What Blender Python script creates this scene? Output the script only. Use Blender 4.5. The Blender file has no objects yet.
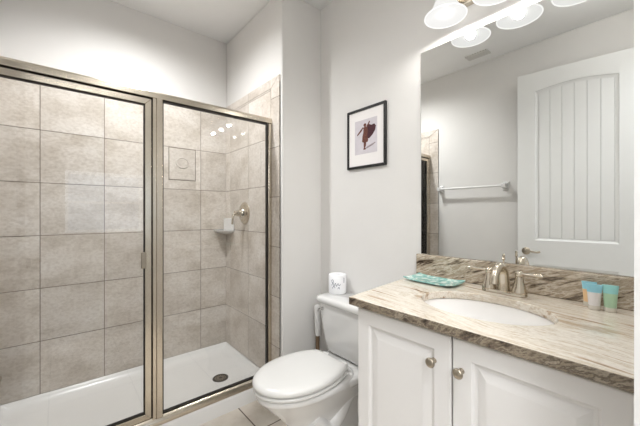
import bpy, bmesh, math, random
from mathutils import Vector, Matrix
random.seed(7)
S = bpy.context.scene
COL = S.collection
PI = math.pi
CAM_Z = 1.235

# ------------------------------------------------------------------ camera, world, lights, exposure
cam_data = bpy.data.cameras.new('camera')
cam = bpy.data.objects.new('camera', cam_data)
COL.objects.link(cam)
cam.location = (0, 0, CAM_Z)
cam.rotation_euler = (PI / 2, 0, -math.atan2(0.6489, 0.7609))
cam_data.sensor_width = 36
cam_data.lens = 307 / 640 * 36
cam_data.clip_start = 0.02
S.camera = cam

world = bpy.data.worlds.new('world')
S.world = world
world.use_nodes = True
wn = world.node_tree.nodes
wn['Background'].inputs[0].default_value = (0.50, 0.70, 1.0, 1)
wn['Background'].inputs[1].default_value = 0.45

BULB_W = 3.6
FILL_GLOBE = 16.0       # emission of the added fill globe
SHOWER_FILL_W = 88.0
HALL_FILL_W = 23.0
ROOM_FILL_W = 60.0
BED_W = 6.0
S.view_settings.view_transform = 'Standard'
S.view_settings.look = 'None'
S.view_settings.gamma = 1
S.view_settings.use_curve_mapping = False
S.view_settings.exposure = 0.24


def area(name, loc, rot, sx, sy, power, color):
    d = bpy.data.lights.new(name, 'AREA')
    d.shape = 'RECTANGLE'
    d.size, d.size_y = sx, sy
    d.energy = power
    d.color = color
    o = bpy.data.objects.new(name, d)
    COL.objects.link(o)
    o.location = loc
    o.rotation_euler = rot
    return o


# added fill light just beyond the doorway, out of view, without a housing
area('hall_fill_light', (0.10, -0.46, 2.672), (0, 0, 0), 0.6, 0.6, HALL_FILL_W, (0.98, 0.99, 1.0))
# second added fill light, further into that room and unseen
area('bedroom_fill_light', (-1.05, -1.9, 2.66), (0, 0, 0), 0.8, 0.8, ROOM_FILL_W, (0.98, 0.99, 1.0))
# daylight that enters the far room by its window
area('window_daylight', (0.75, -3.90, 1.45), (PI / 2, 0, 0), 1.3, 1.2, BED_W, (0.75, 0.87, 1.0))


# ------------------------------------------------------------------ materials
def new_mat(name):
    m = bpy.data.materials.new(name)
    m.use_nodes = True
    return m, m.node_tree.nodes, m.node_tree.links, m.node_tree.nodes['Principled BSDF']


def srgb(r, g, b):
    def f(c):
        c /= 255
        return c / 12.92 if c <= 0.04045 else ((c + 0.055) / 1.055) ** 2.4
    return (f(r), f(g), f(b), 1)


def plain(name, col, rough=0.5, metal=0.0, spec=0.5, coat=0.0, var=0.03, scale=6.0, bump=0.0, bscale=250):
    m, n, l, b = new_mat(name)
    b.inputs['Roughness'].default_value = rough
    b.inputs['Metallic'].default_value = metal
    b.inputs['Specular IOR Level'].default_value = spec
    b.inputs['Coat Weight'].default_value = coat
    b.inputs['Coat Roughness'].default_value = 0.05
    tc = n.new('ShaderNodeTexCoord')
    if var:
        nz = n.new('ShaderNodeTexNoise')
        nz.inputs['Scale'].default_value = scale
        nz.inputs['Detail'].default_value = 3
        rp = n.new('ShaderNodeValToRGB')
        rp.color_ramp.elements[0].position = 0.3
        rp.color_ramp.elements[1].position = 0.7
        rp.color_ramp.elements[0].color = tuple(c * (1 - var) for c in col[:3]) + (1,)
        rp.color_ramp.elements[1].color = tuple(min(1, c * (1 + var)) for c in col[:3]) + (1,)
        l.new(tc.outputs['Object'], nz.inputs['Vector'])
        l.new(nz.outputs['Fac'], rp.inputs['Fac'])
        l.new(rp.outputs['Color'], b.inputs['Base Color'])
    else:
        b.inputs['Base Color'].default_value = col
    if bump:
        nb = n.new('ShaderNodeTexNoise')
        nb.inputs['Scale'].default_value = bscale
        nb.inputs['Detail'].default_value = 2
        bp = n.new('ShaderNodeBump')
        bp.inputs['Strength'].default_value = bump
        bp.inputs['Distance'].default_value = 0.002
        l.new(tc.outputs['Object'], nb.inputs['Vector'])
        l.new(nb.outputs['Fac'], bp.inputs['Height'])
        l.new(bp.outputs['Normal'], b.inputs['Normal'])
    return m


def ramp(n, stops):
    r = n.new('ShaderNodeValToRGB')
    e = r.color_ramp.elements
    while len(e) < len(stops):
        e.new(0.5)
    for k, (p, c) in enumerate(stops):
        e[k].position = p
        e[k].color = c
    return r


M = {}
M['wall'] = plain('wall_paint', srgb(222, 220, 217), 0.85, spec=0.2, var=0.01, bump=0.25, bscale=160)
M['ceiling'] = plain('ceiling_paint', srgb(236, 236, 235), 0.9, spec=0.2, var=0.01, bump=0.2, bscale=120)
M['trim'] = plain('trim_white', srgb(228, 227, 225), 0.4, var=0.01)
M['door'] = plain('door_white', srgb(226, 226, 224), 0.38, var=0.01)
M['cabinet'] = plain('cabinet_white', srgb(225, 223, 221), 0.35, var=0.01)
M['porcelain'] = plain('porcelain', srgb(222, 221, 219), 0.12, spec=0.5, coat=0.4, var=0.0)
M['seat'] = plain('seat_plastic', srgb(219, 218, 215), 0.22, var=0.0)
M['acrylic'] = plain('acrylic_white', srgb(235, 234, 232), 0.25, var=0.01)
M['grout'] = plain('grout', srgb(132, 121, 110), 0.9, var=0.06, scale=30)
M['nickel'] = plain('champagne_nickel', srgb(206, 197, 182), 0.2, metal=1.0, var=0.03, scale=20)
M['nickel_dark'] = plain('satin_nickel_knob', srgb(170, 160, 145), 0.3, metal=1.0, var=0.05, scale=40)
M['chrome'] = plain('chrome', srgb(215, 215, 215), 0.1, metal=1.0, var=0.0)
M['seal'] = plain('black_seal', srgb(38, 33, 28), 0.5, var=0.05)
M['frame_black'] = plain('black_frame', srgb(16, 14, 13), 0.55, var=0.05)
M['mat_board'] = plain('mat_board', srgb(236, 232, 230), 0.9, var=0.01)
M['paper'] = plain('toilet_paper', srgb(236, 236, 238), 0.85, var=0.02)
M['ink'] = plain('ink', srgb(120, 124, 138), 0.8, var=0.1)
M['plastic_white'] = plain('white_plastic', srgb(225, 224, 222), 0.35, var=0.0)
M['bronze'] = plain('brown_shaft', srgb(120, 100, 80), 0.4, metal=0.4, var=0.1)
M['dark'] = plain('dark_gap', srgb(40, 36, 33), 0.7, var=0.1)
M['drain_dark'] = plain('drain_bronze', srgb(70, 64, 58), 0.35, metal=0.8, var=0.1)
M['carpet'] = plain('bedroom_carpet', srgb(150, 147, 143), 0.95, var=0.15, scale=60)
M['vent'] = plain('vent_white', srgb(205, 203, 199), 0.5, var=0.0)
M['print_bg'] = plain('print_paper', srgb(206, 200, 205), 0.85, var=0.05, scale=30)
M['print_body'] = plain('print_brown', srgb(104, 62, 52), 0.85, var=0.25, scale=120)
M['print_cape'] = plain('print_maroon', srgb(72, 38, 44), 0.85, var=0.3, scale=120)
M['print_shadow'] = plain('print_grey', srgb(150, 138, 142), 0.85, var=0.1, scale=90)
M['quilt'] = plain('bed_quilt', srgb(205, 205, 210), 0.9, var=0.05, scale=9)
M['wood'] = plain('bed_wood', srgb(95, 70, 50), 0.5, var=0.15, scale=12)


def glass_mat():
    m, n, l, b = new_mat('shower_glass')
    n.remove(b)
    out = n['Material Output']
    t = n.new('ShaderNodeBsdfTransparent')
    t.inputs[0].default_value = (0.99, 0.995, 0.992, 1)
    g = n.new('ShaderNodeBsdfGlossy')
    g.inputs['Roughness'].default_value = 0.0
    fr = n.new('ShaderNodeFresnel')
    fr.inputs['IOR'].default_value = 1.5
    mx = n.new('ShaderNodeMixShader')
    l.new(fr.outputs[0], mx.inputs[0])
    l.new(t.outputs[0], mx.inputs[1])
    l.new(g.outputs[0], mx.inputs[2])
    l.new(mx.outputs[0], out.inputs['Surface'])
    return m


M['glass'] = glass_mat()


def mirror_mat():
    m, n, l, b = new_mat('silver_mirror')
    b.inputs['Base Color'].default_value = (0.86, 0.87, 0.86, 1)
    b.inputs['Metallic'].default_value = 1
    b.inputs['Roughness'].default_value = 0.0
    return m


M['mirror'] = mirror_mat()


def shade_mat(name, col, emit, trans):
    m, n, l, b = new_mat(name)
    b.inputs['Base Color'].default_value = col
    b.inputs['Roughness'].default_value = 0.35
    b.inputs['Emission Color'].default_value = (1.0, 0.985, 0.96, 1)
    b.inputs['Emission Strength'].default_value = emit
    if trans:
        t = n.new('ShaderNodeBsdfTransparent')
        mx = n.new('ShaderNodeMixShader')
        mx.inputs[0].default_value = trans
        l.new(b.outputs[0], mx.inputs[1])
        l.new(t.outputs[0], mx.inputs[2])
        l.new(mx.outputs[0], n['Material Output'].inputs['Surface'])
    return m


def lit_glass(name, emit, trans):
    m, n, l, b = new_mat(name)
    n.remove(b)
    e = n.new('ShaderNodeEmission')
    e.inputs['Color'].default_value = (1.0, 0.99, 0.965, 1)
    e.inputs['Strength'].default_value = emit
    t = n.new('ShaderNodeBsdfTransparent')
    g = n.new('ShaderNodeBsdfGlossy')
    g.inputs['Roughness'].default_value = 0.3
    m1 = n.new('ShaderNodeMixShader')
    m1.inputs[0].default_value = trans
    m2 = n.new('ShaderNodeMixShader')
    m2.inputs[0].default_value = 0.02
    l.new(e.outputs[0], m1.inputs[1])
    l.new(t.outputs[0], m1.inputs[2])
    l.new(m1.outputs[0], m2.inputs[1])
    l.new(g.outputs[0], m2.inputs[2])
    l.new(m2.outputs[0], n['Material Output'].inputs['Surface'])
    return m


M['shade'] = lit_glass('frosted_shade', 0.80, 0.15)
M['shade_rim'] = lit_glass('frosted_shade_rim', 0.95, 0.05)
M['bulb'] = lit_glass('bulb', 1.15, 0.0)


def tile_mat(name, c1, c2, c3, rough=0.35):
    m, n, l, b = new_mat(name)
    tc = n.new('ShaderNodeTexCoord')
    geo = n.new('ShaderNodeNewGeometry')
    add = n.new('ShaderNodeVectorMath')
    add.operation = 'ADD'
    sc = n.new('ShaderNodeVectorMath')
    sc.operation = 'SCALE'
    comb = n.new('ShaderNodeCombineXYZ')
    for k in range(3):
        l.new(geo.outputs['Random Per Island'], comb.inputs[k])
    l.new(comb.outputs[0], sc.inputs[0])
    sc.inputs['Scale'].default_value = 37.0
    l.new(tc.outputs['Object'], add.inputs[0])
    l.new(sc.outputs[0], add.inputs[1])
    n1 = n.new('ShaderNodeTexNoise')
    n1.inputs['Scale'].default_value = 5
    n1.inputs['Detail'].default_value = 8
    n1.inputs['Roughness'].default_value = 0.62
    n2 = n.new('ShaderNodeTexNoise')
    n2.inputs['Scale'].default_value = 60
    n2.inputs['Detail'].default_value = 5
    st = n.new('ShaderNodeMapping')
    st.inputs['Scale'].default_value = (0.85, 0.85, 1.25)
    l.new(add.outputs[0], st.inputs['Vector'])
    l.new(st.outputs[0], n1.inputs['Vector'])
    l.new(st.outputs[0], n2.inputs['Vector'])
    r1 = ramp(n, [(0.33, c1), (0.52, c2), (0.70, c3)])
    l.new(n1.outputs['Fac'], r1.inputs['Fac'])
    r2 = ramp(n, [(0.35, (0.82, 0.795, 0.77, 1)), (0.58, (1, 1, 1, 1))])
    l.new(n2.outputs['Fac'], r2.inputs['Fac'])
    mx = n.new('ShaderNodeMix')
    mx.data_type = 'RGBA'
    mx.blend_type = 'MULTIPLY'
    mx.inputs['Factor'].default_value = 0.75
    l.new(r1.outputs['Color'], mx.inputs[6])
    l.new(r2.outputs['Color'], mx.inputs[7])
    hsv = n.new('ShaderNodeHueSaturation')
    mr = n.new('ShaderNodeMapRange')
    mr.inputs['To Min'].default_value = 0.94
    mr.inputs['To Max'].default_value = 1.05
    l.new(geo.outputs['Random Per Island'], mr.inputs['Value'])
    l.new(mr.outputs[0], hsv.inputs['Value'])
    l.new(mx.outputs[2], hsv.inputs['Color'])
    l.new(hsv.outputs['Color'], b.inputs['Base Color'])
    b.inputs['Roughness'].default_value = rough
    return m


M['tile'] = tile_mat('travertine_tile', srgb(192, 182, 170), srgb(213, 205, 196), srgb(223, 217, 210))
M['accent'] = tile_mat('accent_relief_tile', srgb(188, 178, 167), srgb(204, 196, 187), srgb(214, 207, 199), 0.45)


def floor_mat():
    m, n, l, b = new_mat('floor_tile')
    tc = n.new('ShaderNodeTexCoord')
    mp = n.new('ShaderNodeMapping')
    mp.inputs['Location'].default_value = (-0.868 + 0.457 * 10, -1.55 + 0.457 * 10, 0)
    br = n.new('ShaderNodeTexBrick')
    br.offset = 0
    br.inputs['Scale'].default_value = 1
    br.inputs['Brick Width'].default_value = 0.457
    br.inputs['Row Height'].default_value = 0.457
    br.inputs['Mortar Size'].default_value = 0.004
    br.inputs['Mortar Smooth'].default_value = 0.1
    nz = n.new('ShaderNodeTexNoise')
    nz.inputs['Scale'].default_value = 6
    nz.inputs['Detail'].default_value = 8
    nz.inputs['Roughness'].default_value = 0.6
    r = ramp(n, [(0.3, srgb(196, 184, 168)), (0.5, srgb(218, 209, 197)), (0.7, srgb(228, 221, 211))])
    l.new(tc.outputs['Object'], mp.inputs['Vector'])
    l.new(mp.outputs[0], br.inputs['Vector'])
    l.new(tc.outputs['Object'], nz.inputs['Vector'])
    l.new(nz.outputs['Fac'], r.inputs['Fac'])
    l.new(r.outputs['Color'], br.inputs['Color1'])
    l.new(r.outputs['Color'], br.inputs['Color2'])
    br.inputs['Mortar'].default_value = srgb(96, 82, 68)
    l.new(br.outputs['Color'], b.inputs['Base Color'])
    b.inputs['Roughness'].default_value = 0.4
    return m


M['floor'] = floor_mat()


def granite_mat(name, rot, stops, stretch=(9, 1.0, 9), rough=0.12, warp=0.9):
    m, n, l, b = new_mat(name)
    tc = n.new('ShaderNodeTexCoord')
    mr = n.new('ShaderNodeMapping')
    mr.inputs['Rotation'].default_value = rot
    mp = n.new('ShaderNodeMapping')
    mp.inputs['Scale'].default_value = stretch
    l.new(mr.outputs[0], mp.inputs['Vector'])
    n0 = n.new('ShaderNodeTexNoise')
    n0.inputs['Scale'].default_value = 2.2
    n0.inputs['Detail'].default_value = 1
    vm = n.new('ShaderNodeVectorMath')
    vm.operation = 'MULTIPLY_ADD'
    vm.inputs[1].default_value = (warp * 0.28, warp * 0.28, warp * 0.28)
    l.new(tc.outputs['Object'], n0.inputs['Vector'])
    l.new(n0.outputs['Color'], vm.inputs[0])
    l.new(tc.outputs['Object'], vm.inputs[2])
    l.new(vm.outputs[0], mr.inputs['Vector'])
    n1 = n.new('ShaderNodeTexNoise')
    n1.inputs['Scale'].default_value = 3.2
    n1.inputs['Detail'].default_value = 9
    n1.inputs['Roughness'].default_value = 0.66
    l.new(mp.outputs[0], n1.inputs['Vector'])
    r1 = ramp(n, stops)
    l.new(n1.outputs['Fac'], r1.inputs['Fac'])
    n2 = n.new('ShaderNodeTexNoise')
    n2.inputs['Scale'].default_value = 90
    n2.inputs['Detail'].default_value = 4
    l.new(tc.outputs['Object'], n2.inputs['Vector'])
    r2 = ramp(n, [(0.34, (0.62, 0.57, 0.52, 1)), (0.55, (1, 1, 1, 1))])
    l.new(n2.outputs['Fac'], r2.inputs['Fac'])
    mx = n.new('ShaderNodeMix')
    mx.data_type = 'RGBA'
    mx.blend_type = 'MULTIPLY'
    mx.inputs['Factor'].default_value = 0.22
    l.new(r1.outputs['Color'], mx.inputs[6])
    l.new(r2.outputs['Color'], mx.inputs[7])
    l.new(mx.outputs[2], b.inputs['Base Color'])
    b.inputs['Roughness'].default_value = rough
    return m


M['granite'] = granite_mat('fantasy_brown_top', (0, 0, 0.14), [
    (0.33, srgb(128, 104, 84)), (0.39, srgb(184, 163, 140)), (0.44, srgb(216, 206, 191)),
    (0.50, srgb(224, 218, 207)), (0.54, srgb(198, 183, 162)), (0.58, srgb(222, 215, 202)), (0.66, srgb(188, 170, 148))],
    stretch=(9, 0.55, 9), warp=0.55)
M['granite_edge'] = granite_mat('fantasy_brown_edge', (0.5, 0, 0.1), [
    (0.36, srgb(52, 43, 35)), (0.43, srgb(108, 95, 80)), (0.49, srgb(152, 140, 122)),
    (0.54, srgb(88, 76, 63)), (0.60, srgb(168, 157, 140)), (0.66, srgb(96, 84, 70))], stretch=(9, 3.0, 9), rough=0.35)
M['granite_splash'] = granite_mat('fantasy_brown_splash', (0.42, 0, 0), [
    (0.35, srgb(44, 38, 33)), (0.405, srgb(118, 102, 86)), (0.45, srgb(188, 175, 156)),
    (0.495, srgb(160, 144, 124)), (0.53, srgb(214, 204, 188)), (0.575, srgb(172, 157, 137)), (0.63, srgb(84, 74, 64)), (0.67, srgb(150, 135, 116))],
    stretch=(9, 1.3, 11), rough=0.12, warp=0.6)


def teal_mat():
    m, n, l, b = new_mat('teal_tray_glass')
    tc = n.new('ShaderNodeTexCoord')
    nz = n.new('ShaderNodeTexNoise')
    nz.inputs['Scale'].default_value = 38
    nz.inputs['Detail'].default_value = 4
    r = ramp(n, [(0.38, srgb(120, 172, 166)), (0.5, srgb(150, 196, 190)), (0.62, srgb(212, 228, 220))])
    l.new(tc.outputs['Object'], nz.inputs['Vector'])
    l.new(nz.outputs['Fac'], r.inputs['Fac'])
    l.new(r.outputs['Color'], b.inputs['Base Color'])
    b.inputs['Roughness'].default_value = 0.1
    return m


M['teal'] = teal_mat()
M['tube_blue'] = plain('tube_blue', srgb(150, 210, 226), 0.3, var=0.04, scale=60)
M['tube_white'] = plain('tube_white', srgb(226, 222, 220), 0.3, var=0.03, scale=60)
M['tube_amber'] = plain('tube_amber', srgb(232, 196, 150), 0.3, var=0.05, scale=60)
M['tube_green'] = plain('tube_green', srgb(172, 204, 172), 0.3, var=0.05, scale=60)
M['tube_teal'] = plain('tube_teal', srgb(150, 210, 208), 0.3, var=0.04, scale=60)
M['cap_clear'] = plain('tube_cap', srgb(214, 208, 196), 0.25, var=0.02)


# ------------------------------------------------------------------ mesh helpers
def link(name, bm, mat, parent=None, smooth=False, bevel=0.0, bseg=2, angle=35, loc=None):
    me = bpy.data.meshes.new(name)
    bmesh.ops.recalc_face_normals(bm, faces=bm.faces[:])
    if smooth:
        for f in bm.faces:
            f.smooth = True
        lim = math.radians(angle)
        for e in bm.edges:
            if len(e.link_faces) == 2:
                e.smooth = e.calc_face_angle(0) < lim
    bm.to_mesh(me)
    bm.free()
    o = bpy.data.objects.new(name, me)
    COL.objects.link(o)
    for m in (mat if isinstance(mat, (list, tuple)) else [mat]):
        me.materials.append(m)
    if parent is not None:
        o.parent = parent
    if loc is not None:
        o.location = loc
    if bevel:
        md = o.modifiers.new('bevel', 'BEVEL')
        md.width = bevel
        md.segments = bseg
        md.limit_method = 'ANGLE'
        md.angle_limit = math.radians(40)
        md.harden_normals = False
        if not smooth:
            for p in me.polygons:
                p.use_smooth = True
            me.set_sharp_from_angle(angle=math.radians(35)) if hasattr(me, 'set_sharp_from_angle') else None
    return o


def NB():
    return bmesh.new()


def box(bm, x0, x1, y0, y1, z0, z1, mi=0):
    v = [bm.verts.new(p) for p in ((x0, y0, z0), (x1, y0, z0), (x1, y1, z0), (x0, y1, z0),
                                   (x0, y0, z1), (x1, y0, z1), (x1, y1, z1), (x0, y1, z1))]
    for q in ((3, 2, 1, 0), (4, 5, 6, 7), (0, 1, 5, 4), (1, 2, 6, 5), (2, 3, 7, 6), (3, 0, 4, 7)):
        bm.faces.new([v[k] for k in q]).material_index = mi


def prism(bm, pts_a, pts_b, mi=0):
    a = [bm.verts.new(p) for p in pts_a]
    b = [bm.verts.new(p) for p in pts_b]
    n = len(a)
    bm.faces.new(a[::-1]).material_index = mi
    bm.faces.new(b).material_index = mi
    for k in range(n):
        bm.faces.new((a[k], a[(k + 1) % n], b[(k + 1) % n], b[k])).material_index = mi


def loft(bm, rings, cap0=True, cap1=True, closed=True):
    vs = [[bm.verts.new(p) for p in r] for r in rings]
    n = len(vs[0])
    for a, b in zip(vs[:-1], vs[1:]):
        for k in range(n if closed else n - 1):
            bm.faces.new((a[k], a[(k + 1) % n], b[(k + 1) % n], b[k]))
    if cap0:
        bm.faces.new(vs[0][::-1])
    if cap1:
        bm.faces.new(vs[-1])
    return vs


def lathe(bm, prof, c, axis='z', n=32, cap0=True, cap1=True):
    """prof: list of (radius, height along the axis)"""
    rings = []
    for r, h in prof:
        ring = []
        for k in range(n):
            t = 2 * PI * k / n
            a, b_ = r * math.cos(t), r * math.sin(t)
            if axis == 'z':
                p = (c[0] + a, c[1] + b_, c[2] + h)
            elif axis == 'x':
                p = (c[0] + h, c[1] + a, c[2] + b_)
            else:
                p = (c[0] + a, c[1] + h, c[2] + b_)
            ring.append(p)
        rings.append(ring)
    return loft(bm, rings, cap0, cap1)


def tube(bm, pts, radii, n=16, caps=True, flat=1.0):
    pts = [Vector(p) for p in pts]
    if not isinstance(radii, (list, tuple)):
        radii = [radii] * len(pts)
    rings = []
    prev = None
    for k, p in enumerate(pts):
        d = (pts[min(k + 1, len(pts) - 1)] - pts[max(k - 1, 0)]).normalized()
        if prev is None:
            up = Vector((0, 0, 1)) if abs(d.z) < 0.9 else Vector((0, 1, 0))
            u = d.cross(up).normalized()
        else:
            u = (prev - d * prev.dot(d)).normalized()
        prev = u
        w = d.cross(u)
        rings.append([p + radii[k] * (math.cos(2 * PI * j / n) * u + flat * math.sin(2 * PI * j / n) * w) for j in range(n)])
    return loft(bm, rings, caps, caps)


def rrect(x0, x1, y0, y1, r, z, n=6):
    pts = []
    r = min(r, (x1 - x0) / 2 - 1e-4, (y1 - y0) / 2 - 1e-4)
    for cx, cy, a0 in ((x1 - r, y1 - r, 0), (x0 + r, y1 - r, PI / 2), (x0 + r, y0 + r, PI), (x1 - r, y0 + r, 1.5 * PI)):
        for k in range(n + 1):
            a = a0 + PI / 2 * k / n
            pts.append((cx + r * math.cos(a), cy + r * math.sin(a), z))
    return pts


def smooth_path(ctrl, n=8):
    """Catmull-Rom through the control points"""
    P = [Vector(p) for p in ctrl]
    P = [2 * P[0] - P[1]] + P + [2 * P[-1] - P[-2]]
    out = []
    for i in range(1, len(P) - 2):
        for k in range(n):
            t = k / n
            a, b, c, d = P[i - 1], P[i], P[i + 1], P[i + 2]
            out.append(0.5 * (2 * b + (c - a) * t + (2 * a - 5 * b + 4 * c - d) * t * t + (3 * b - a - 3 * c + d) * t ** 3))
    out.append(P[-2])
    return out


def empty(name, loc, label, cat, group=None):
    o = bpy.data.objects.new(name, None)
    COL.objects.link(o)
    o.location = loc
    o.empty_display_size = 0.1
    tag(o, label, cat, group)
    return o


def tag(o, label, cat, group=None):
    o['label'] = label
    o['category'] = cat
    if group:
        o['group'] = group
    return o


def struct(o):
    o['kind'] = 'structure'
    return o


def part(name, bm, mat, root, **kw):
    """a part given in world coordinates, parented to a root that stands at root.location"""
    off = Vector((0, 0, 0))
    p = root
    while p is not None:
        off += p.location
        p = p.parent
    for v in bm.verts:
        v.co -= off
    return link(name, bm, mat, parent=root, **kw)


# ------------------------------------------------------------------ room dimensions
XM = 1.47      # mirror / picture wall
XV = 1.13      # valve wall
XL = -0.272    # wall opposite the mirror
YN = 1.714     # end face of the plumbing wall
YB = 2.60      # shower back wall
YF = 0.033     # doorway wall, inner face
H = 2.73
YS = 1.845     # plane of the shower glass
DX0, DX1 = -0.225, 0.70   # doorway

def wallbox(name, *d, m='wall'):
    bm = NB()
    box(bm, *d)
    return struct(link(name, bm, M[m]))


wallbox('floor', XL - 0.1, XM + 0.1, -0.07, YB + 0.1, -0.06, 0, m='floor')
wallbox('ceiling', XL - 0.1, XM + 0.1, -0.07, YB + 0.1, H, H + 0.06, m='ceiling')
wallbox('wall_right', XM, XM + 0.1, -0.07, YN + 0.1, 0, H)
wallbox('wall_left', XL - 0.1, XL, -0.07, YB + 0.1, 0, H)
wallbox('wall_back', XL, XM + 0.1, YB, YB + 0.1, 0, H)
bm = NB()
box(bm, XV, XM + 0.1, YN, YB, 0, H)
struct(link('wall_plumbing', bm, M['wall'], bevel=0.012, bseg=3))
# doorway wall: two piers and the piece over the opening, one mesh
bm = NB()
box(bm, XL, DX0 - 0.02, -0.07, YF, 0, H)
box(bm, DX1 + 0.02, XM, -0.07, YF, 0, H)
box(bm, DX0 - 0.02, DX1 + 0.02, -0.07, YF, 2.48, H)
struct(link('wall_front', bm, M['wall']))
# jamb lining and casing
bm = NB()
box(bm, DX1, DX1 + 0.02, -0.075, YF, 0, 2.46)
box(bm, DX1 + 0.0002, DX1 + 0.07, YF, 0.0476, 0, 2.47)
box(bm, DX0 - 0.02, DX0, -0.075, YF, 0, 2.48)
box(bm, DX0 - 0.02, DX1 + 0.02, -0.075, YF, 2.46, 2.48)
box(bm, DX0 - 0.07, DX1 + 0.07, YF, 0.0476, 2.47, 2.54)
struct(link('trim_1', bm, M['trim']))
# baseboards
wallbox('baseboard_right', XM - 0.012, XM, 0.9, YN, 0, 0.10, m='trim')
wallbox('baseboard_plumbing', XV + 0.002, XM - 0.012, YN - 0.012, YN, 0, 0.10, m='trim')
wallbox('baseboard_left', XL, XL + 0.012, 0.96, 1.70, 0, 0.10, m='trim')


# ------------------------------------------------------------------ shower tile, laid tile by tile on a grout bed
T = 0.33
Z0 = CAM_Z - 1.131      # first course sits on the pan
ZT = 0.862 + CAM_Z      # field top
ZC = 0.925 + CAM_Z      # top of the bullnose border
G = 0.0022


def cuts(a, b, start, step):
    xs = [a]
    x = start
    while x < b - 0.01:
        if x > a + 0.01:
            xs.append(x)
        x += step
    return xs + [b]


def tile_wall(name, a0, a1, acuts, plane, face, poly_extra, axis, z0=Z0, hole=None):
    """axis 'x': wall along X at y=plane, facing -Y; axis 'y': wall along Y at x=plane, facing face(+1/-1)"""
    bm = NB()
    def add(u0, u1, w0, w1, d0, d1, mi, chop=None):
        if axis == 'x':
            box(bm, u0, u1, min(plane - d0, plane - d1), max(plane - d0, plane - d1), w0, w1, mi)
        else:
            p, q = plane + face * d0, plane + face * d1
            box(bm, min(p, q), max(p, q), u0, u1, w0, w1, mi)
    add(a0, a1, z0, ZT + 0.02, 0.0, 0.0072, 1)
    zs = cuts(z0, ZT, Z0 + T, T)
    for i in range(len(acuts) - 1):
        for j in range(len(zs) - 1):
            u0, u1, w0, w1 = acuts[i] + G, acuts[i + 1] - G, zs[j] + G, zs[j + 1] - G
            if hole and u0 < hole[0] and u1 > hole[1] and w0 < hole[2] + 0.05 and w1 > hole[3] - 0.05:
                add(u0, hole[0] - G, w0, w1, 0.001, 0.009, 0)
                add(hole[1] + G, u1, w0, w1, 0.001, 0.009, 0)
                add(hole[0] - G, hole[1] + G, w0, hole[2] - G, 0.001, 0.009, 0)
                continue
            add(u0, u1, w0, w1, 0.001, 0.009, 0)
    poly_extra(bm, add)
    return struct(link(name, bm, [M['tile'], M['grout']]))


ACC = (0.657, 0.861, CAM_Z + 0.262, CAM_Z + 0.516)


def extra_back(bm, add):
    for a, b_ in zip(bx[:-1], bx[1:]):
        add(a + G, b_ - G, ZT + G, ZC, 0.0, 0.009, 0)


bx = cuts(XL, XV, -0.086, T)
bx = [x for x in bx]
tile_wall('wall_back_tile', XL, XV, bx, YB, 1, extra_back, 'x', hole=ACC)


def side_extra(plane, face, trim0, trim1, ys):
    def f(bm, add):
        p0, p1 = plane, plane + face * 0.009
        for a, b_ in zip(ys[:-1], ys[1:]):
            add(a + G, b_ - G, ZT + G, ZC, 0.0, 0.009, 0)
        # bullnose column with a mitred corner at the top
        zc = cuts(0.0, ZT - 0.03, CAM_Z - 0.905, 0.338)
        add(trim0, trim1, 0.0, ZT + 0.02, 0.0, 0.0072, 1)
        for w0, w1 in zip(zc[:-2], zc[1:-1]):
            add(trim0, trim1 - G, w0 + G, w1 - G, 0.0, 0.009, 0)
        w0 = zc[-2] + G
        prism(bm, [(p0, trim0, w0), (p0, trim1 - G, w0), (p0, trim1 - G, ZT - G), (p0, trim0, ZC)],
              [(p1, trim0, w0), (p1, trim1 - G, w0), (p1, trim1 - G, ZT - G), (p1, trim0, ZC)])
        prism(bm, [(p0, trim0 + 0.006, ZC), (p0, trim1 - G, ZT + G), (p0, trim1 + G, ZT + G), (p0, trim1 + G, ZC)],
              [(p1, trim0 + 0.006, ZC), (p1, trim1 - G, ZT + G), (p1, trim1 + G, ZT + G), (p1, trim1 + G, ZC)])
    return f


ys = cuts(1.84, YB - 0.009, 2.17, T)
tile_wall('wall_plumbing_tile', 1.84, YB - 0.009, ys, XV, -1, side_extra(XV, -1, YN + 0.018, 1.84, ys), 'y')
tile_wall('wall_left_tile', 1.84, YB - 0.009, ys, XL, 1, side_extra(XL, 1, YN + 0.018, 1.84, ys), 'y')

# accent tile with an oval medallion
at = empty('accent_tile', (0.759, YB, ACC[2]), 'rectangular relief tile with a medallion set in the shower back wall', 'tile')
bm = NB()
box(bm, ACC[0] + 0.003, ACC[1] - 0.003, YB - 0.012, YB - 0.0073, ACC[2] + 0.003, ACC[3] - 0.003)
part('tile_face', bm, M['accent'], at, bevel=0.003)
bm = NB()
cx, cz = (ACC[0] + ACC[1]) / 2, (ACC[2] + ACC[3]) / 2 + 0.012
rings = []
for s, d in ((1.0, 0.012), (0.96, 0.0160), (0.84, 0.0172), (0.74, 0.0140), (0.45, 0.0160), (0.15, 0.0180)):
    rings.append([(cx + 0.052 * s * math.cos(2 * PI * k / 32), YB - d, cz + 0.046 * s * math.sin(2 * PI * k / 32)) for k in range(32)])
loft(bm, rings)
part('medallion', bm, M['accent'], at, smooth=True)

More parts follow.
